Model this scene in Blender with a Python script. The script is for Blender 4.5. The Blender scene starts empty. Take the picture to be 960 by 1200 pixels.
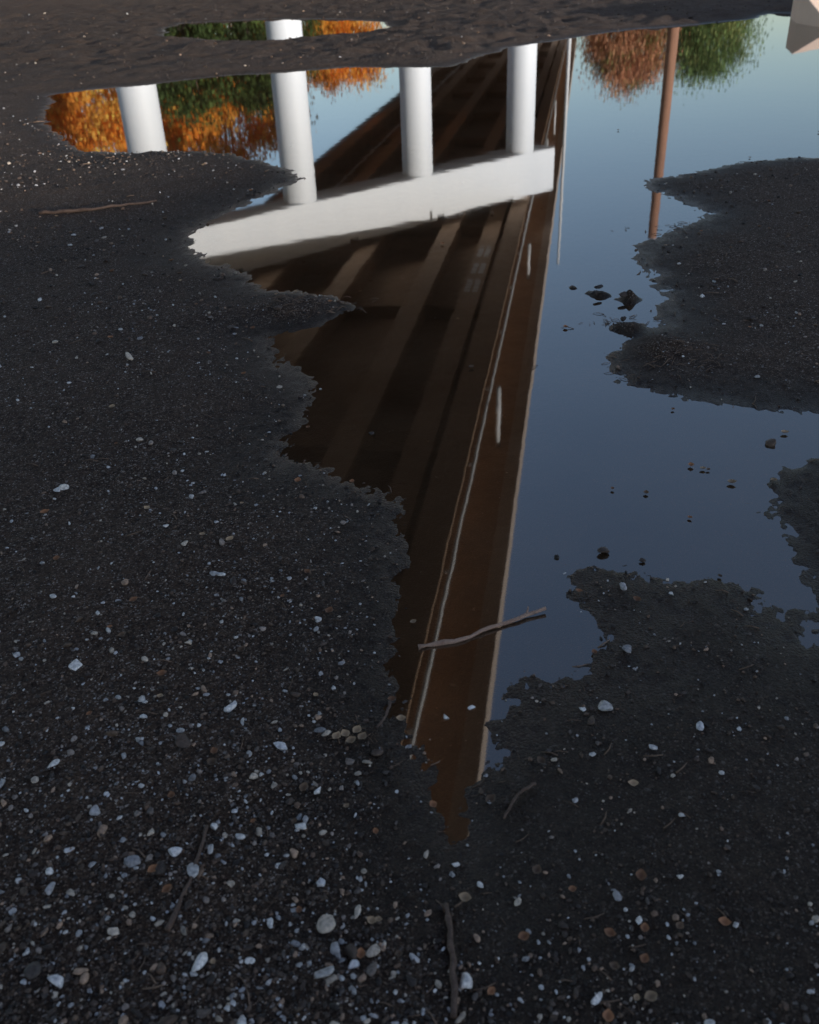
import bpy, bmesh, math
import numpy as np
from mathutils import Matrix, Vector
rng=np.random.default_rng(7)
sc=bpy.context.scene
sc.view_settings.view_transform='Standard'; sc.view_settings.look='None'; sc.view_settings.exposure=0

# ------------------------------------------------------------ helpers
def link(o,parent=None):
    bpy.context.collection.objects.link(o)
    if parent: o.parent=parent
    return o
def empty(name,loc=(0,0,0)):
    o=bpy.data.objects.new(name,None); o.location=loc; return link(o)
def np_mesh(name,V,Fc,mats=(),cols=None,smooth=False,midx=None,parent=None):
    V=np.asarray(V,dtype=np.float32); Fc=np.asarray(Fc,dtype=np.int32)
    m=bpy.data.meshes.new(name); n=Fc.shape[1]
    m.vertices.add(len(V)); m.vertices.foreach_set('co',V.ravel())
    m.loops.add(Fc.size); m.loops.foreach_set('vertex_index',Fc.ravel())
    m.polygons.add(len(Fc)); m.polygons.foreach_set('loop_start',np.arange(0,Fc.size,n,dtype=np.int32))
    m.update(calc_edges=True)
    m.polygons.foreach_set('use_smooth',np.full(len(Fc),smooth) if isinstance(smooth,bool) else smooth)
    for mt in mats: m.materials.append(mt)
    if midx is not None: m.polygons.foreach_set('material_index',np.asarray(midx,dtype=np.int32))
    if cols is not None:
        a=m.attributes.new('col','FLOAT_COLOR','POINT')
        c=np.ones((len(V),4),dtype=np.float32); c[:,:3]=cols; a.data.foreach_set('color',c.ravel())
    m.update()
    return link(bpy.data.objects.new(name,m),parent)
def tube(pts,rad,seg=8,cap=True):
    pts=[np.array(p,float) for p in pts]; V=[];Fq=[]
    for i,p in enumerate(pts):
        t=pts[min(i+1,len(pts)-1)]-pts[max(i-1,0)]; t/=np.linalg.norm(t)
        a=np.array([0,0,1.]) if abs(t[2])<.9 else np.array([1.,0,0])
        u=np.cross(t,a);u/=np.linalg.norm(u);v=np.cross(t,u)
        for k in range(seg):
            an=2*math.pi*k/seg; V.append(p+(u*math.cos(an)+v*math.sin(an))*rad[i])
    for i in range(len(pts)-1):
        for k in range(seg):
            Fq.append((i*seg+k,i*seg+(k+1)%seg,(i+1)*seg+(k+1)%seg,(i+1)*seg+k))
    if cap:
        for i in (0,len(pts)-1):
            c=len(V);V.append(pts[i])
            for k in range(0,seg,1):
                Fq.append((c,i*seg+k,i*seg+(k+1)%seg,c))
    return V,Fq
def poly_obj(name,V,Fq,mat,parent=None,smooth=False,bevel=0):
    m=bpy.data.meshes.new(name)
    Fq=[tuple(dict.fromkeys(f)) for f in Fq]
    m.from_pydata([tuple(v) for v in V],[],Fq); m.update()
    bm=bmesh.new();bm.from_mesh(m);bmesh.ops.recalc_face_normals(bm,faces=bm.faces);bm.to_mesh(m);bm.free()
    if smooth:
        for p in m.polygons:p.use_smooth=True
    m.materials.append(mat)
    o=link(bpy.data.objects.new(name,m),parent)
    if bevel:
        b=o.modifiers.new('b','BEVEL');b.width=bevel;b.segments=2;b.limit_method='ANGLE'
    return o
def merge(parts):
    V=[];Fq=[]
    for v,f in parts:
        o=len(V);V+=list(v);Fq+=[tuple(i+o for i in q) for q in f]
    return V,Fq
def obox(c,ax,ay,lx,ly,z0,z1):
    c=np.array(c);ax=np.array(ax);ay=np.array(ay);V=[]
    for z in (z0,z1):
        for sx,sy in ((-1,-1),(1,-1),(1,1),(-1,1)):
            p=c+ax*lx*sx+ay*ly*sy;V.append((p[0],p[1],z))
    return V,[(0,3,2,1),(4,5,6,7),(0,1,5,4),(1,2,6,5),(2,3,7,6),(3,0,4,7)]

class NT:
    def __init__(s,name):
        s.m=bpy.data.materials.new(name);s.m.use_nodes=True;s.t=s.m.node_tree;s.t.nodes.clear()
        s.out=s.n('ShaderNodeOutputMaterial')
    def n(s,ty,**kw):
        x=s.t.nodes.new(ty)
        for k,v in kw.items():
            if k.startswith('i_'):
                key=k[2:].replace('_',' ');x.inputs[key].default_value=v
            else:setattr(x,k,v)
        return x
    def l(s,a,b):s.t.links.new(a,b)
    def ramp(s,fac,stops):
        r=s.n('ShaderNodeValToRGB');e=r.color_ramp.elements
        while len(e)<len(stops):e.new(.5)
        for q,(p,c) in zip(e,stops):
            q.position=p;q.color=(c,c,c,1) if not isinstance(c,tuple) else (*c,1)
        s.l(fac,r.inputs[0]);return r.outputs[0]
    def mix(s,fac,a,b,mode='MIX'):
        x=s.n('ShaderNodeMix',data_type='RGBA',blend_type=mode)
        for i,v in ((0,fac),(6,a),(7,b)):
            if hasattr(v,'is_output'):s.l(v,x.inputs[i])
            else:x.inputs[i].default_value=v if i==0 else (*v,1)
        return x.outputs[2]
    def math(s,op,a,b=0.0):
        x=s.n('ShaderNodeMath',operation=op)
        for i,v in ((0,a),(1,b)):
            if hasattr(v,'is_output'):s.l(v,x.inputs[i])
            else:x.inputs[i].default_value=v
        return x.outputs[0]
def simple(name,c1,c2,scale,rough=.8,bump=.1,bscale=40,streak=False,metal=0):
    N=NT(name);g=N.n('ShaderNodeNewGeometry');mp=N.n('ShaderNodeMapping')
    N.l(g.outputs['Position'],mp.inputs[0])
    if streak:mp.inputs['Scale'].default_value=(1,1,.15)
    n=N.n('ShaderNodeTexNoise',i_Scale=scale,i_Detail=6.0,i_Roughness=.65);N.l(mp.outputs[0],n.inputs['Vector'])
    f=N.ramp(n.outputs[0],[(.3,0.),(.7,1.)])
    b=N.n('ShaderNodeBsdfPrincipled',i_Roughness=rough,i_Metallic=metal)
    N.l(N.mix(f,c1,c2),b.inputs['Base Color'])
    n2=N.n('ShaderNodeTexNoise',i_Scale=bscale,i_Detail=4.0);N.l(g.outputs['Position'],n2.inputs['Vector'])
    bp=N.n('ShaderNodeBump',i_Strength=bump,i_Distance=.01);N.l(n2.outputs[0],bp.inputs['Height']);N.l(bp.outputs[0],b.inputs['Normal'])
    N.l(b.outputs[0],N.out.inputs[0]);return N.m

# ------------------------------------------------------------ camera
th=math.radians(31.8);r=math.radians(2.4)
F=Vector((0,math.cos(th),-math.sin(th)));D0=Vector((0,-math.sin(th),-math.cos(th)));R0=Vector((1,0,0))
R=R0*math.cos(r)+D0*math.sin(r);D=D0*math.cos(r)-R0*math.sin(r)
cam=bpy.data.cameras.new('camera');cam.sensor_fit='VERTICAL';cam.sensor_height=24;cam.sensor_width=36;cam.lens=21.4
cam.clip_start=.05;cam.clip_end=9000
co=link(bpy.data.objects.new('camera',cam))
M=Matrix((( R.x,-D.x,-F.x,0),(R.y,-D.y,-F.y,0),(R.z,-D.z,-F.z,1.2),(0,0,0,1)));co.matrix_world=M
cam.dof.use_dof=True;cam.dof.focus_distance=2.6;cam.dof.aperture_fstop=4.0
sc.camera=co

# ------------------------------------------------------------ world + sun
SUN_AZ=135.4;SUN_EL=5.0
w=bpy.data.worlds.new('World');sc.world=w;w.use_nodes=True;wt=w.node_tree;wt.nodes.clear()
sk=wt.nodes.new('ShaderNodeTexSky');sk.sky_type='NISHITA';sk.sun_disc=False
sk.sun_elevation=math.radians(SUN_EL+2);sk.sun_rotation=math.radians(SUN_AZ);sk.dust_density=.3;sk.ozone_density=3.0;sk.air_density=1.0
hv=wt.nodes.new('ShaderNodeHueSaturation');hv.inputs['Saturation'].default_value=.84
tn=wt.nodes.new('ShaderNodeMix');tn.data_type='RGBA';tn.blend_type='MULTIPLY';tn.inputs[0].default_value=1;tn.inputs[7].default_value=(1.08,.98,.97,1)
bg=wt.nodes.new('ShaderNodeBackground');bg.inputs[1].default_value=.28
wo=wt.nodes.new('ShaderNodeOutputWorld');wt.links.new(sk.outputs[0],hv.inputs['Color']);wt.links.new(hv.outputs[0],tn.inputs[6]);wt.links.new(tn.outputs[2],bg.inputs[0]);wt.links.new(bg.outputs[0],wo.inputs[0])
sl=bpy.data.lights.new('sun','SUN');sl.energy=5;sl.angle=math.radians(.5);sl.color=(1,.93,.85)
so=link(bpy.data.objects.new('sun',sl));e=math.radians(SUN_EL);a=math.radians(SUN_AZ)
sd_=Vector((math.sin(a)*math.cos(e),math.cos(a)*math.cos(e),math.sin(e)))
so.rotation_euler=sd_.to_track_quat('Z','Y').to_euler();so.location=(20,-20,20)

# ------------------------------------------------------------ terrain height
main=[(-3.34,9.65),(-3.56,10.49),(-3.21,10.85),(-2.64,11.16),(-2.04,11.58),(-1.36,11.67),(-0.58,11.90),(0.12,11.65),(0.61,11.64),(1.09,12.70),(1.73,13.55),(2.42,14.26),(3.32,15.13),(4.52,15.82),(5.83,16.57),(6.6,17.5),(6.8,15.2),(5.9,13.0),(4.5,9.5),(3.3,6.6),(2.96,6.07),(2.64,5.94),(2.29,5.85),(1.99,5.74),(1.68,5.56),(1.45,5.42),(1.38,5.32),(1.44,5.10),(1.56,4.89),(1.57,4.70),(1.45,4.49),(1.25,4.27),(1.11,4.12),(1.03,3.94),(1.03,3.70),(1.02,3.48),(0.99,3.24),(0.92,3.11),(0.79,2.92),
(.71,2.78),(.70,2.65),(.80,2.57),(.96,2.49),(1.08,2.42),(1.20,2.37),(1.45,2.32),(1.4,2.10),(1.08,2.08),(1.0,2.02),(.92,1.86),(.87,1.72),(.87,1.55),(.83,1.47),(.75,1.53),(.67,1.57),(.59,1.60),(.47,1.65),(.39,1.64),(.35,1.56),(.37,1.44),(.34,1.37),(.25,1.32),(.19,1.34),(.17,1.31),(.13,1.17),(.105,1.06),(.085,.96),(.065,.88),(.03,.88),(.005,1.02),(-.005,1.16),(-.03,1.32),(-.04,1.44),(-.03,1.59),(-.05,1.79),(-.06,1.94),(-.12,2.05),(-.23,2.17),(-.35,2.21),(-.38,2.29),(-.33,2.44),(-.30,2.62),(-.32,2.82),(-.43,3.06),(-.47,3.19),(-.39,3.27),(-.23,3.34),(-.17,3.48),(-.27,3.59),(-.52,3.68),(-.60,3.74),(-.64,3.92),(-.76,4.06),(-.92,4.22),(-1.0,4.44),(-1.03,4.76),(-.97,4.95),(-.83,5.27),(-.72,5.56),(-.62,5.89),(-.67,6.15),(-.93,6.47),(-1.15,6.82),(-1.42,6.94),(-1.68,7.03),(-2.0,7.07),(-2.26,7.13),(-2.58,7.65),(-2.96,8.55)]
top=[(-4.3,20.04),(-4.3,21.4),(-3.71,21.7),(-2.45,21.7),(-.95,20.6),(-.11,19.3),(-.07,17.97),(-.37,17.06),(-1.06,16.73),(-1.71,16.25),(-2.37,16.10),(-3.3,17.39),(-4.0,18.38)]
def sdist(x,y):
    best=np.full(x.shape,1e9,np.float32);ins=np.zeros(x.shape,bool)
    for P in (main,top):
        i2=np.zeros(x.shape,bool)
        for k in range(len(P)):
            x0,y0=P[k];x1,y1=P[(k+1)%len(P)];dx,dy=x1-x0,y1-y0
            t=np.clip(((x-x0)*dx+(y-y0)*dy)/(dx*dx+dy*dy),0,1)
            best=np.minimum(best,(x-x0-t*dx)**2+(y-y0-t*dy)**2)
            if dy!=0:
                c=((y0>y)!=(y1>y))&(x<(x0+(y-y0)*dx/dy));i2^=c
        ins|=i2
    d=np.sqrt(best);return np.where(ins,-d,d)
tab=rng.random((256,256)).astype(np.float32)
def vn(x,y,f,o=0.):
    x=x*f+o*17.3+1000.5;y=y*f+o*9.1+1000.5
    xi=np.floor(x);yi=np.floor(y);fx=x-xi;fy=y-yi;xi=xi.astype(np.int64)&255;yi=yi.astype(np.int64)&255
    fx=fx*fx*(3-2*fx);fy=fy*fy*(3-2*fy);x1=(xi+1)&255;y1=(yi+1)&255
    return ((tab[xi,yi]*(1-fx)+tab[x1,yi]*fx)*(1-fy)+(tab[xi,y1]*(1-fx)+tab[x1,y1]*fx)*fy)-.5
def sm(t):
    t=np.clip(t,0,1);return t*t*(3-2*t)
def height(x,y):
    x=np.asarray(x,dtype=np.float64);y=np.asarray(y,dtype=np.float64)
    near=(np.abs(x)<30)&(y>-10)&(y<45)
    s=np.full(x.shape,20.);s[near]=sdist(x[near],y[near])
    wob=.05*vn(x,y,4,1)+.03*vn(x,y,11,2)+.015*vn(x,y,30,3)+.25*vn(x,y,1.1,5)*sm((y-5)/6)
    s=s+wob
    wet=sm((x+.06)/.14)*sm((1.75-y)/.3)*sm((y+.5))
    sp=np.maximum(s,0)
    out=.034*(1-np.exp(-(sp/.30)**1.25))*(1-.68*wet)
    out+=.035*sm(s/1.2)*(vn(x,y,.9,3)+.3)*(1-.85*wet)
    inn=-.050*(1-np.exp(-np.maximum(-s,0)/.5))
    z=np.where(s>0,out,inn)+.0008
    k=1-.35*wet
    z+=k*(.005*vn(x,y,3.1,4)+.0045*vn(x,y,8,5)+.004*vn(x,y,21,6)+.0035*vn(x,y,55,7)+.0028*vn(x,y,130,8))
    fr_=sm((y-9)/6)*sm(s/.5)
    z+=fr_*(.07*np.abs(vn(x,y,1.3,11))+.05*vn(x,y,3.3,12)+.035*vn(x,y,7,13))
    for bx,by,am,rr in ((.78,3.51,.035,.05),(.88,3.43,.04,.04),(.81,3.13,.035,.05),(-.42,3.47,.03,.12),(.70,3.60,.03,.03),(.9,2.9,.03,.1)):
        z+=am*np.exp(-((x-bx)**2+(y-by)**2)/(rr*rr))*(1+1.2*vn(x,y,25,4))
    far=sm((np.hypot(x,y-10)-16)/30)
    z+=far*(.25+.5*vn(x,y,.03,9))
    ds=x*.702-y*.712;tt=x*.712+y*.702
    z+=1.5*sm((ds-9)/4)*(1-sm((ds-60)/60))*(1-sm((tt-8)/3))*(1+.3*vn(x,y,.15,2))  # unseen berm, right and behind the camera, added to shade the near ground
    z+=sm((np.hypot(x,y)-400)/2500)*60*(.7+vn(x,y,.0015,3))
    return z,s

def grid_axis_y():
    a=[.45]
    while a[-1]<30:a.append(a[-1]*1.0062)
    while a[-1]<5000:a.append(a[-1]*1.09)
    b=[.45];st=.01
    while b[-1]>-5000:
        b.append(b[-1]-st);st*=1.09
    return np.array(b[:0:-1]+a)
def grid_axis_x():
    a=[0.]
    while a[-1]<5000:
        x=a[-1];a.append(x+.0046*max(1,x/.6) if x<12 else x*1.09)
    a=np.array(a);return np.concatenate([-a[:0:-1],a])
gx=grid_axis_x();gy=grid_axis_y();X,Y=np.meshgrid(gx,gy)
Z,S=height(X.ravel(),Y.ravel())
V=np.stack([X.ravel(),Y.ravel(),Z],1);nx=len(gx);ny=len(gy)
i=(np.arange(ny-1)[:,None]*nx+np.arange(nx-1)[None,:]).ravel()
Fc=np.stack([i,i+1,i+1+nx,i+nx],1)

N=NT('wet_gravel_soil');g=N.n('ShaderNodeNewGeometry');P=g.outputs['Position']
sx=N.n('ShaderNodeSeparateXYZ');N.l(P,sx.inputs[0])
n1=N.n('ShaderNodeTexNoise',i_Scale=2.2,i_Detail=9.0,i_Roughness=.72);N.l(P,n1.inputs['Vector'])
n2=N.n('ShaderNodeTexNoise',i_Scale=45.0,i_Detail=8.0,i_Roughness=.8);N.l(P,n2.inputs['Vector'])
base=N.mix(N.ramp(n1.outputs[0],[(.38,0.),(.60,1.)]),(.024,.0135,.0085),(.082,.050,.033))
base=N.mix(N.ramp(n2.outputs[0],[(.44,0.),(.72,1.)]),base,(.145,.094,.064))
v1=N.n('ShaderNodeTexVoronoi',i_Scale=170.0);N.l(P,v1.inputs['Vector'])
v2=N.n('ShaderNodeTexVoronoi',i_Scale=380.0);N.l(P,v2.inputs['Vector'])
s1=N.n('ShaderNodeSeparateColor');N.l(v1.outputs['Color'],s1.inputs[0])
s2=N.n('ShaderNodeSeparateColor');N.l(v2.outputs['Color'],s2.inputs[0])
gr=N.ramp(s1.outputs[0],[(0.,(.011,.007,.005)),(.5,(.06,.038,.026)),(.8,(.15,.095,.062)),(.94,(.30,.22,.17)),(1.,(.62,.54,.48))])
base=N.mix(N.math('MULTIPLY',N.ramp(s1.outputs[1],[(.5,0.),(.6,1.)]),.7),base,gr)
gr2=N.ramp(s2.outputs[0],[(0.,(.009,.006,.005)),(.6,(.075,.048,.034)),(.9,(.25,.18,.135)),(1.,(.58,.50,.44))])
base=N.mix(N.math('MULTIPLY',N.ramp(s2.outputs[1],[(.5,0.),(.6,1.)]),.75),base,gr2)
def mrange(a,b_):
    q=N.n('ShaderNodeMapRange',interpolation_type='SMOOTHSTEP');q.inputs[1].default_value=a;q.inputs[2].default_value=b_;q.inputs[3].default_value=1;q.inputs[4].default_value=0
    N.l(sx.outputs[2],q.inputs[0]);return q.outputs[0]
mw=mrange(.002,.030);mf=mrange(.000,.007)
base=N.mix(N.math('MULTIPLY',mw,.80),base,(.022,.0125,.007))
bs=N.n('ShaderNodeBsdfPrincipled');N.l(base,bs.inputs['Base Color']);bs.inputs['Specular IOR Level'].default_value=.25
N.l(N.math('SUBTRACT',N.math('SUBTRACT',.90,N.math('MULTIPLY',mw,.38)),N.math('MULTIPLY',mf,.22)),bs.inputs['Roughness'])
hh=N.math('ADD',N.math('MULTIPLY',v1.outputs['Distance'],-.8),N.math('ADD',N.math('MULTIPLY',v2.outputs['Distance'],-.4),n2.outputs[0]))
bp=N.n('ShaderNodeBump',i_Strength=1.0,i_Distance=.006);N.l(hh,bp.inputs['Height']);N.l(bp.outputs[0],bs.inputs['Normal'])
N.l(N.math('SUBTRACT',1.0,N.math('MULTIPLY',mf,.5)),bp.inputs['Strength'])
N.l(bs.outputs[0],N.out.inputs[0])
np_mesh('ground',V,Fc,[N.m],smooth=True)
del X,Y

# ------------------------------------------------------------ water
N=NT('puddle_water');g=N.n('ShaderNodeNewGeometry')
n1=N.n('ShaderNodeTexNoise',i_Scale=5.0,i_Detail=2.0);N.l(g.outputs['Position'],n1.inputs['Vector'])
bp=N.n('ShaderNodeBump',i_Strength=.04,i_Distance=.004);N.l(n1.outputs[0],bp.inputs['Height'])
fr=N.n('ShaderNodeFresnel',i_IOR=2.3);N.l(bp.outputs[0],fr.inputs['Normal'])
gl=N.n('ShaderNodeBsdfGlossy',i_Roughness=.024);gl.inputs[0].default_value=(1,1,1,1);N.l(bp.outputs[0],gl.inputs['Normal'])
tr=N.n('ShaderNodeBsdfTransparent');tr.inputs[0].default_value=(.82,.66,.50,1)
n3=N.n('ShaderNodeTexNoise',i_Scale=1.6,i_Detail=7.0,i_Roughness=.65);N.l(g.outputs['Position'],n3.inputs['Vector'])
df=N.n('ShaderNodeBsdfDiffuse');N.l(N.mix(N.ramp(n3.outputs[0],[(.35,0.),(.65,1.)]),(.060,.034,.018),(.135,.080,.044)),df.inputs[0])
m1=N.n('ShaderNodeMixShader');m1.inputs[0].default_value=.42;N.l(tr.outputs[0],m1.inputs[1]);N.l(df.outputs[0],m1.inputs[2])
m2=N.n('ShaderNodeMixShader');N.l(fr.outputs[0],m2.inputs[0]);N.l(m1.outputs[0],m2.inputs[1]);N.l(gl.outputs[0],m2.inputs[2])
N.l(m2.outputs[0],N.out.inputs[0])
np_mesh('puddle_water',[(-7,.62,0),(8,.62,0),(8,23.5,0),(-7,23.5,0)],[(0,1,2,3)],[N.m])

# ------------------------------------------------------------ low added ramp (top right), glow put into its peach colour and sunward tilt
pale=simple('peach_glow',(.92,.68,.52),(.86,.62,.46),1.5,.85,.2,60)
A_=np.array([6.15,14.1]);q=np.array([.75,.66])*4;B_=np.array([6.12,15.4]);C_=np.array([6.4,16.4])
V=[(*A_,-.02),(*(A_+q),-.02),(*(B_+q),.42),(*B_,.42),(*(C_+q),.43),(*C_,.43)]
V=V+[(p[0],p[1],-.25) for p in V]
Fq=[(0,1,2,3),(3,2,4,5),(6,7,8,10,11,9),(0,6,7,1),(1,7,8,2),(2,8,10,4),(4,10,11,5),(5,11,9,3),(3,9,6,0)]
poly_obj('glow_ramp',V,Fq,pale,bevel=.02)

# ------------------------------------------------------------ pebbles
def ico(sub):
    bm=bmesh.new();bmesh.ops.create_icosphere(bm,subdivisions=sub,radius=1)
    v=np.array([q.co[:] for q in bm.verts]);f=np.array([[q.index for q in p.verts] for p in bm.faces]);bm.free();return v,f
def stones(px,py,rad,col,sub,embed=.3,jit=.16,chip=0,smooth=False):
    bv,bf=ico(sub);n=len(px);pz,_=height(px,py);k=len(bv)
    V=np.repeat(bv[None],n,0)*(1+rng.normal(0,jit,(n,k,1)))
    for _c in range(chip):
        nv=rng.normal(0,1,(n,3));nv/=np.linalg.norm(nv,axis=1)[:,None];c=rng.uniform(.35,.8,(n,1))
        dd=np.einsum('nkj,nj->nk',V,nv);V-=np.maximum(dd-c,0)[...,None]*nv[:,None,:]
    V*=np.stack([rng.uniform(.75,1.5,n),rng.uniform(.6,1.1,n),rng.uniform(.4,.8,n)],1)[:,None,:]*rad[:,None,None]
    a=rng.uniform(0,6.28,n);t=rng.normal(0,.35,n)
    x,y,z=V[...,0].copy(),V[...,1].copy(),V[...,2].copy()
    ct,st=np.cos(t)[:,None],np.sin(t)[:,None];y,z=y*ct-z*st,y*st+z*ct
    ca,sa=np.cos(a)[:,None],np.sin(a)[:,None];x,y=x*ca-y*sa,x*sa+y*ca
    V=np.stack([x+px[:,None],y+py[:,None],z+(pz+rad*embed)[:,None]],2).reshape(-1,3)
    Fc=(bf[None]+(np.arange(n)*k)[:,None,None]).reshape(-1,3)
    return V,Fc,np.repeat(col,k,0),np.full(len(Fc),smooth)
pal=np.array([(.86,.81,.76),(.74,.71,.70),(.70,.58,.46),(.46,.44,.44),(.52,.34,.23),(.40,.32,.27)])
dk=np.array([(.06,.040,.030),(.085,.057,.042),(.035,.025,.02),(.13,.085,.056),(.10,.078,.066),(.15,.092,.06)])
def colors(n,plight):
    c=dk[rng.integers(0,len(dk),n)]*rng.uniform(.6,1.4,(n,1))
    m=rng.random(n)<plight;c[m]=pal[rng.integers(0,len(pal),m.sum())]*rng.uniform(.5,1.1,(m.sum(),1));return c
def scatter(n,y0,y1,rmed,rsig,rmax,pl,geo=True,pw=.04,shore=.012):
    py=y0*(y1/y0)**rng.random(n) if not geo else np.sqrt(rng.uniform(y0*y0,y1*y1,n))
    px=(rng.uniform(-1,1,n))*(.56*py+.25);px-=.02*py
    z,s=height(px,py);keep=(rng.random(n)<np.clip((z+.003)/shore,.0,1))|(rng.random(n)<pw);keep&=(rng.random(n)<np.clip(1.0-1.1*(px/py+.05),.30,1))
    keep&=rng.random(n)<np.clip(.75+1.6*vn(px,py,2.5,21),.2,1)
    px,py=px[keep],py[keep];rad=np.minimum(rmed*np.exp(rng.normal(0,rsig,len(px))),rmax)
    return px,py,rad,colors(len(px),pl)
Vs=[];Fs=[];Cs=[];Ss=[];off=0
def add(t):
    global off
    Vs.append(t[0]);Fs.append(t[1]+off);Cs.append(t[2]);Ss.append(t[3]);off+=len(t[0])
add(stones(*scatter(42000,.5,3.6,.0019,.5,.005,.22,False),1))
add(stones(*scatter(19000,3.0,9,.0045,.5,.014,.18),1))
add(stones(*scatter(9000,9,27,.009,.5,.03,.06),1))
add(stones(*scatter(2900,.5,3.8,.0042,.45,.011,.62,False,.06,.02),2,jit=.07,chip=5,smooth=True))
add(stones(*scatter(230,.5,4,.0078,.35,.015,.7,False,.04,.02),3,jit=.03,chip=7,smooth=True))
hp=[(-.65,1.35,.016,0),(-.34,1.24,.013,0),(-.24,1.14,.013,1),(-.17,1.04,.013,0),(-.31,.74,.012,0),(.05,.71,.012,0),(.05,1.22,.012,0),(-.44,.79,.010,2),(-.93,2.94,.022,2),(-.89,2.06,.016,0),(-.28,1.07,.009,2),(-.30,1.0,.008,1),(-.52,1.0,.010,3),(-.38,.92,.009,1),(-.33,.97,.008,0),(.10,1.24,.009,0),(.07,1.31,.008,0),(-.55,.86,.010,3),(.30,.79,.007,0),(.38,.86,.006,0),(.22,.68,.008,0),(-.45,1.42,.009,2),(.55,1.55,.008,0),(.30,1.22,.007,0),(-.2,1.5,.009,0),(-.42,1.65,.008,0),(-.62,1.1,.009,0),(-.5,.72,.010,1),(-.1,.82,.009,2),(-.22,.9,.008,0)]
hp=np.array(hp);add(stones(hp[:,0],hp[:,1],hp[:,2],pal[hp[:,3].astype(int)]*1.1,3,.45,.03,7,True))
dp=np.array([(1.0,2.21,.018),(.50,2.09,.012),(.56,2.07,.012),(.44,1.72,.014),(.33,1.71,.009),(-.10,2.38,.014),(.66,2.07,.01),(.80,3.16,.018),(.78,3.5,.016),(.86,3.42,.02),(.35,2.0,.008),(.62,1.8,.007),(.3,2.5,.009),(.52,1.68,.008)])
add(stones(dp[:,0],dp[:,1],dp[:,2],dk[rng.integers(0,4,len(dp))],3,1.0,.04,5,True))
N=NT('pebble_stone');at=N.n('ShaderNodeAttribute',attribute_name='col');g=N.n('ShaderNodeNewGeometry')
n1=N.n('ShaderNodeTexNoise',i_Scale=180.0,i_Detail=5.0);N.l(g.outputs['Position'],n1.inputs['Vector'])
c=N.mix(1.0,at.outputs['Color'],N.ramp(n1.outputs[0],[(.3,.5),(.6,1.)]),'MULTIPLY')
bs=N.n('ShaderNodeBsdfPrincipled',i_Roughness=.65);N.l(c,bs.inputs['Base Color'])
bp=N.n('ShaderNodeBump',i_Strength=.4,i_Distance=.002);N.l(n1.outputs[0],bp.inputs['Height']);N.l(bp.outputs[0],bs.inputs['Normal'])
N.l(bs.outputs[0],N.out.inputs[0])
np_mesh('gravel',np.concatenate(Vs),np.concatenate(Fs),[N.m],cols=np.concatenate(Cs),smooth=np.concatenate(Ss))

# ------------------------------------------------------------ twigs, leaves
bark=simple('twig_bark',(.34,.20,.14),(.50,.33,.24),60,.75,.6,200)
def hz(x,y):return float(height(np.array([x]),np.array([y]))[0][0])
def twig(name,pts,r0,r1,seg=9,mat=bark,branches=()):
    n=14;P=[];pp=np.array(pts,float)
    for k in range(n+1):
        t=k/n*(len(pp)-1);j=min(int(t),len(pp)-2);q=pp[j]+(pp[j+1]-pp[j])*(t-j)
        q=q+np.array([*rng.normal(0,.10,2),rng.normal(0,.08)])*r0*3;P.append(q)
    rd=[(r0+(r1-r0)*k/n)*(1+.18*rng.normal()) for k in range(n+1)]
    parts=[tube(P,rd,seg)]
    for (k,dx,dy,dz,L) in branches:
        b=P[k];parts.append(tube([b,b+np.array([dx,dy,dz])*L*.5,b+np.array([dx,dy,dz])*L+np.array([0,0,.003])],[rd[k]*.7,rd[k]*.5,rd[k]*.3],6))
    v,f=merge(parts);return poly_obj(name,v,f,mat,smooth=True)
twig('twig',[(.005,1.415,.004),(.09,1.43,.004),(.18,1.475,.005),(.275,1.515,.009)],.0048,.0038,branches=[(12,.3,.8,.3,.02)])
dkb=simple('dark_wet_bark',(.08,.045,.03),(.16,.10,.07),60,.6,.6,200)
twig('twig',[(.030,.83,hz(.03,.83)+.005),(.034,.75,hz(.03,.75)+.005),(.031,.66,hz(.03,.66)+.005)],.004,.005,mat=dkb)
twig('twig',[(-.34,.97,hz(-.34,.97)+.003),(-.345,.88,hz(-.345,.88)+.003),(-.365,.79,hz(-.365,.79)+.003)],.0025,.004,mat=dkb)
twig('twig',[(-1.93,5.08,hz(-1.93,5.08)+.008),(-1.65,5.10,hz(-1.65,5.1)+.012),(-1.34,5.28,hz(-1.34,5.28)+.01)],.010,.006,mat=dkb)
twig('twig',[(.13,.98,hz(.13,.98)+.004),(.16,1.03,hz(.16,1.03)+.004),(.19,1.05,hz(.19,1.05)+.004)],.002,.003,mat=dkb)
twig('twig',[(-.075,1.19,hz(-.075,1.19)+.004),(-.06,1.22,hz(-.06,1.22)+.004),(-.05,1.26,hz(-.05,1.26)+.004)],.002,.003,mat=dkb)
parts=[]
for k in range(420):
    y=.6*(10/.6)**rng.random();x=rng.uniform(-.55,.55)*y;z=hz(x,y)
    if z<-.006:continue
    L=rng.uniform(.006,.026)*(1+y*.35);a=rng.uniform(0,3.14);dx,dy=math.cos(a)*L/2,math.sin(a)*L/2;rr=L*rng.uniform(.02,.05)
    parts.append(tube([(x-dx,y-dy,hz(x-dx,y-dy)+rr),(x+dy*.15,y-dx*.15,z+rr*2.2),(x+dx,y+dy,hz(x+dx,y+dy)+rr)],[rr,rr*.9,rr*.5],5))
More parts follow.
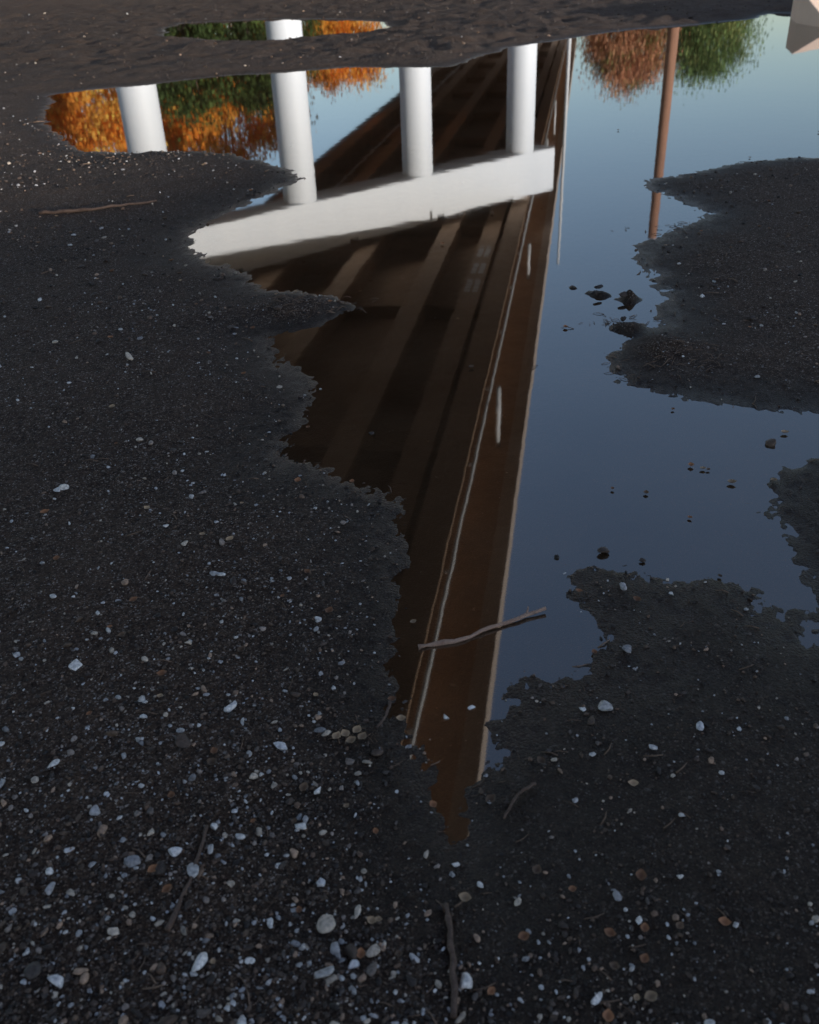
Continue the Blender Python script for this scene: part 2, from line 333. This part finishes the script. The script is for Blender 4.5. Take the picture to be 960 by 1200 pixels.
for cx,cy,n,sp in ((-.42,3.47,80,.13),(-.12,1.17,20,.03),(.8,3.2,30,.07),(.9,2.8,60,.12),(1.3,4.4,30,.12)):
    for k in range(n):
        x,y=cx+rng.normal(0,sp),cy+rng.normal(0,sp*.5);z=max(hz(x,y),0);L=rng.uniform(.02,.05)*(1 if cy>2 else .5);a=rng.uniform(0,3.14);rr=L*.03
        parts.append(tube([(x-math.cos(a)*L/2,y-math.sin(a)*L/2,z+rr),(x,y,z+rr*4),(x+math.cos(a)*L/2,y+math.sin(a)*L/2,z+rr)],[rr,rr,rr*.5],5))
v,f=merge(parts);poly_obj('twig_litter',v,f,simple('litter',(.09,.055,.035),(.28,.18,.12),9,.8,.3,120),smooth=True)
V=[];Fq=[];C=[]
lc=np.array([(.36,.16,.07),(.24,.11,.05),(.46,.31,.18),(.15,.09,.05)])
spots=[(-.13,1.17),(-.11,1.18),(-.145,1.165),(-.12,1.155),(-.10,1.165),(.42,.78),(.52,2.0)]
for k in range(170):
    if k<len(spots):x,y=spots[k];z=max(hz(x,y),0)+.004
    else:
        y=.62*(8/.62)**rng.random();x=rng.uniform(-.5,.5)*y;z=hz(x,y)
        if z<0 and rng.random()<.6:continue
        z=max(z,0)+.003
    L=rng.uniform(.008,.018)*(1+.15*y);a=rng.uniform(0,6.28);b=len(V);col=lc[rng.integers(0,4)]*rng.uniform(.6,1.2)
    if 0<=k<5:L=.020;col=lc[2]*rng.uniform(.6,1.0)
    for i_ in range(6):
        u=i_/5;wd=math.sin(math.pi*min(u*.92+.06,1))*.42*L
        for s_ in (-1,0,1):
            lx=(u-.5)*L;ly=wd*s_;zz=abs(s_)*wd*.55+.25*L*(u-.5)**2*4
            V.append((x+lx*math.cos(a)-ly*math.sin(a),y+lx*math.sin(a)+ly*math.cos(a),z+zz));C.append(col)
    for i_ in range(5):
        for s_ in (0,1):
            q=b+i_*3+s_;Fq.append((q,q+1,q+4,q+3))
N=NT('dead_leaf');at=N.n('ShaderNodeAttribute',attribute_name='col');bs=N.n('ShaderNodeBsdfPrincipled',i_Roughness=.6);N.l(at.outputs['Color'],bs.inputs['Base Color']);N.l(bs.outputs[0],N.out.inputs[0])
np_mesh('leaf_litter',V,Fq,[N.m],cols=np.array(C),smooth=True)

# ------------------------------------------------------------ bridge (modelled in 1.75 m units, scaled by its parent)
b=np.array([.187,.982]);b/=np.linalg.norm(b);n=np.array([b[1],-b[0]])
def bp2(off,s):return n*off+b*s
white=simple('white_painted_concrete',(.88,.92,.97),(.82,.87,.93),.7,.6,.12,30,True)
brown=simple('weathered_girder',(.50,.33,.21),(.40,.26,.165),.5,.8,.2,20)
soff=simple('deck_soffit',(.42,.275,.175),(.30,.19,.12),.5,.9,.2,20)
conc=simple('deck_concrete',(.50,.41,.34),(.38,.31,.25),.6,.8,.2,20)
galv=simple('galvanised_pipe',(.62,.64,.66),(.50,.52,.54),8,.45,.05,60)
br=empty('highway_bridge',(0,0,.9));br.scale=(1.75,1.75,1.75)
S0,S1=-42,100
def strip(name,o0,o1,z0,z1,mat,s0=S0,s1=S1,bevel=0):
    v,f=obox(bp2((o0+o1)/2,(s0+s1)/2),n,b,abs(o1-o0)/2,(s1-s0)/2,z0,z1);return poly_obj(name,v,f,mat,br,bevel=bevel)
strip('deck_slab',-11.4,-.75,6.80,7.2,soff)
strip('edge_beam_right',-.95,-.71,6.75,7.45,conc)
strip('edge_beam_left',-11.45,-11.2,6.75,7.45,conc)
strip('road_surface',-11.2,-.95,7.204,7.26,simple('asphalt',(.05,.05,.05),(.07,.07,.07),3,.9,.2,60))
for k,o in enumerate((-1.75,-3.62,-5.7,-7.75,-9.8)):
    strip('girder_web_%d'%k,o-.09,o+.09,6.08,6.80,soff)
    strip('girder_flange_%d'%k,o-.25,o+.25,5.98,6.08,brown)
strip('service_trough',-2.72,-2.22,6.30,6.42,brown,S0,S1)
cp=[]
for s in np.arange(S0+3,S1,7.6):
    c=bp2(-5.7,s);cp.append(obox(c,n,b,4.05,.06,6.45,6.78))
v,f=merge(cp);poly_obj('cross_frames',v,f,soff,br)
gp=[]
for gk in range(3):
    for j in range(4):
        for h_ in (-1,1):
            gp.append(obox(bp2(-2.47+h_*.10,26.3-gk*1.5-j*.25),n,b,.07,.06,6.285,6.296))
v,f=merge(gp);poly_obj('drain_grating',v,f,white,br)
rp=[]
for o in (-.83,-11.3):
    for z in (7.75,8.05):
        rp.append(tube([(*bp2(o,S0),z),(*bp2(o,S1),z)],[.03,.03],8))
    for s in np.arange(S0,S1,2.5):rp.append(tube([(*bp2(o,s),7.45),(*bp2(o,s),8.05)],[.025,.025],6))
v,f=merge(rp);poly_obj('railing',v,f,galv,br,smooth=True)
pp=[tube([(*bp2(-1.38,S0),6.02),(*bp2(-1.38,S1),6.02)],[.028,.028],8),tube([(*bp2(-8.35,S0),5.95),(*bp2(-8.35,S1),5.95)],[.03,.03],8)]
for s in np.arange(S0+1,S1,3.0):
    pp.append(obox(bp2(-1.42,s),n,b,.05,.012,6.0,6.05))
v,f=merge(pp);poly_obj('conduit_pipe',v,f,galv,br,smooth=True)
dp_=[]
for s,zb in ((5.2,5.4),(15.15,5.6),(25.2,5.82),(37,5.2),(47,5.2)):
    dp_.append(tube([(*bp2(-1.16,s),6.9),(*bp2(-1.16,s),zb)],[.045,.045],10))
v,f=merge(dp_);poly_obj('drain_pipes',v,f,galv,br,smooth=True)
cd=np.array([-.765,-.643]);cn=np.array([-.643,.765])
for pi,sh in enumerate((0,62,-50)):
    o0=np.array([5.17,31.08])+b*sh
    tag='pier_%d'%pi
    prof=[(0,4.48)]
    for lo,hi,zt in ((.0,1.9,5.80),(1.9,4.9,5.74),(4.9,5.2,5.66),(5.2,8.2,5.80),(8.2,8.5,5.68),(8.5,12,5.80),(12,12.4,5.68),(12.4,19.4,5.80)):prof+=[(lo,zt),(hi,zt)]
    prof.append((19.4,4.48))
    V=[];m_=len(prof)
    for dd in (0,1.0):
        for s_,z_ in prof:
            p=o0+cd*s_+cn*dd;V.append((p[0],p[1],z_))
    Fq=[tuple(range(m_)),tuple(range(2*m_-1,m_-1,-1))]+[(k,(k+1)%m_,(k+1)%m_+m_,k+m_) for k in range(m_)]
    poly_obj(tag+'_cap',V,Fq,white,br)
    parts=[]
    for o in (-1.75,-3.62,-5.7,-7.75,-9.8):
        A=np.array([[b[0],-cd[0]],[b[1],-cd[1]]]);rhs=(o0+cn*.5)-n*o;t=np.linalg.solve(A,rhs)[0]
        parts.append(obox(n*o+b*t,n,b,.22,.25,5.70,5.978))
    v,f=merge(parts);poly_obj(tag+'_bearings',v,f,conc,br)
    for ci,s in enumerate((1.17,5.52,9.73,13.85,18.0)):
        p=o0+cd*s+cn*.45
        v,f=tube([(p[0],p[1],-1.3),(p[0],p[1],4.49)],[.44,.44],48,False)
        poly_obj(tag+'_column_%d'%ci,v,f,white,br,smooth=True)

# ------------------------------------------------------------ poles
wood=simple('weathered_pole_wood',(.42,.22,.14),(.28,.15,.10),3,.85,.5,30,True)
up=empty('utility_pole')
X0,Y0=10.15,36.6
v,f=tube([(X0,Y0,-.3),(X0,Y0,5),(X0,Y0,9.1)],[.21,.19,.17],20);poly_obj('pole',v,f,wood,up,smooth=True)
v,f=merge([tube([(X0,Y0,9.1),(X0,Y0,9.22)],[.175,.05],20),obox((X0,Y0+.2),(1,0),(0,1),.05,.04,8.3,8.7)]);poly_obj('cap_and_bracket',v,f,galv,up)
sp=empty('steel_pole')
px,py=10.55,60.
v,f=merge([tube([(px,py,-.2),(px,py,17.0)],[.13,.08],14),obox((px,py),(1,0),(0,1),.3,.3,.1,.5),tube([(px,py,17.),(px,py,17.15)],[.12,.04],14)]);poly_obj('shaft',v,f,galv,sp,smooth=False)

# ------------------------------------------------------------ trees
N=NT('foliage');at=N.n('ShaderNodeAttribute',attribute_name='col');d1=N.n('ShaderNodeBsdfDiffuse');t1=N.n('ShaderNodeBsdfTranslucent');mx=N.n('ShaderNodeMixShader');mx.inputs[0].default_value=.35
N.l(at.outputs['Color'],d1.inputs[0]);N.l(at.outputs['Color'],t1.inputs[0]);N.l(d1.outputs[0],mx.inputs[1]);N.l(t1.outputs[0],mx.inputs[2]);N.l(mx.outputs[0],N.out.inputs[0]);fol=N.m
tbark=simple('tree_bark',(.07,.05,.04),(.13,.10,.08),4,.9,.5,20,True)
def tree(name,az,dist,Ht,Wd,cols,nclump=70,per=110,lo=.18,leaf=.16):
    a=math.radians(az);x0,y0=math.sin(a)*dist,math.cos(a)*dist
    base=np.array([x0,y0,hz(x0,y0)-.2])
    parts=[tube([base,base+[.1,0,Ht*.25],base+[.05,.1,Ht*.55],base+[0,0,Ht*.85]],[Ht*.028,Ht*.02,Ht*.012,Ht*.004],10)]
    cl=[]
    for k in range(nclump):
        while True:
            q=rng.uniform(-1,1,3)
            l=np.linalg.norm(q)
            if .35<l<1 and rng.random()<l:break
        q*=np.array([Wd/2,Wd/2,Ht*(1-lo)/2])*.86
        c=base+np.array([0,0,Ht*(1+lo)/2])+q;cl.append(c)
        if k%5==0:
            s=base+np.array([0,0,Ht*rng.uniform(.22,.5)]);m_=(s+c)/2+np.array([0,0,-.2])
            parts.append(tube([s,m_,c],[Ht*.009,Ht*.006,Ht*.002],6,False))
    tv,tf=merge(parts);nt=len(tv)
    cl=np.array(cl);rs=Wd*rng.uniform(.06,.13,nclump)
    P=np.repeat(cl,per,0)+rng.normal(0,1,(nclump*per,3))*np.repeat(rs,per)[:,None]*np.array([1,1,.8])
    Cc=np.repeat(np.array(cols)[rng.integers(0,len(cols),nclump)]*rng.uniform(.55,1.3,(nclump,1)),per,0)*rng.uniform(.7,1.3,(nclump*per,1))
    m=len(P);u=rng.normal(0,1,(m,3));u/=np.linalg.norm(u,axis=1)[:,None];v=np.cross(u,rng.normal(0,1,(m,3)));v/=np.linalg.norm(v,axis=1)[:,None]
    sz=leaf*rng.uniform(.6,1.3,(m,1));LV=np.stack([P-u*sz,P-v*sz*.6,P+u*sz,P+v*sz*.6],1).reshape(-1,3)
    LF=np.arange(4*m).reshape(-1,4)+nt
    V=np.concatenate([np.array(tv),LV]);C=np.concatenate([np.full((nt,3),.1),np.repeat(Cc,4,0)])
    Fq=np.concatenate([np.array(tf),LF]);mi=np.concatenate([np.ones(len(tf)),np.zeros(m)])
    ok=np.array([len(set(q))==4 for q in Fq[:len(tf)]]+[True]*m);Fq=Fq[ok];mi=mi[ok]
    np_mesh(name,V,Fq,[fol,tbark],cols=np.minimum(C,1),midx=mi)
OR=[(1.0,.44,.07),(1.0,.55,.12),(.98,.32,.05),(.70,.30,.06)];GR=[(.07,.11,.04),(.055,.08,.035),(.09,.13,.04)];RU=[(.66,.34,.20),(.56,.26,.15),(.74,.43,.24),(.32,.28,.11)];G2=[(.19,.28,.10),(.14,.22,.08),(.28,.31,.12)]
for az,di,H_,W_ in ((-20.8,52,9.2,6),(-17.6,50,8.8,5.5),(-13.6,55,9.6,6),(-11.6,58,9.8,5.5),(-9.4,61,10.8,6),(-7.0,68,11.6,4.8),(-1.9,86,9.6,5.5),(-3.7,84,9.4,4.5)):
    tree('autumn_tree',az,di,H_,W_,OR,leaf=.13,lo=.06,per=150,nclump=80)
for az,di,H_,W_ in ((-11.3,46,5.2,4.6),(-7.9,53,6.2,3.6),(-5.2,75,7.6,4.2)):
    tree('green_tree',az,di,H_,W_,GR,leaf=.11,lo=.03)
tree('rust_tree',13.1,80,9.7,6.8,RU,lo=.12,nclump=130,per=210,leaf=.11)
tree('green_tree',17.3,82,9.4,7.4,G2,lo=.1,nclump=130,per=210,leaf=.11)
m=14000;a=rng.uniform(-60,60,m);dd=rng.uniform(230,290,m);x=np.sin(np.radians(a))*dd;y=np.cos(np.radians(a))*dd
hh_=5+5*vn(x,y,.05,3)+3*vn(x,y,.2,5);gz,_=height(x,y);z=gz+hh_*rng.random(m)**.6
P=np.stack([x,y,z],1);u=rng.normal(0,1,(m,3));u/=np.linalg.norm(u,axis=1)[:,None];v=np.cross(u,rng.normal(0,1,(m,3)));v/=np.linalg.norm(v,axis=1)[:,None]
LV=np.stack([P-u*1.3,P-v*.9,P+u*1.3,P+v*.9],1).reshape(-1,3)
np_mesh('distant_treeline',LV,np.arange(4*m).reshape(-1,4),[fol],cols=np.repeat(np.array([(.06,.08,.03),(.2,.11,.05),(.05,.06,.03)])[rng.integers(0,3,m)],4,0))
print('verts',nx*ny)
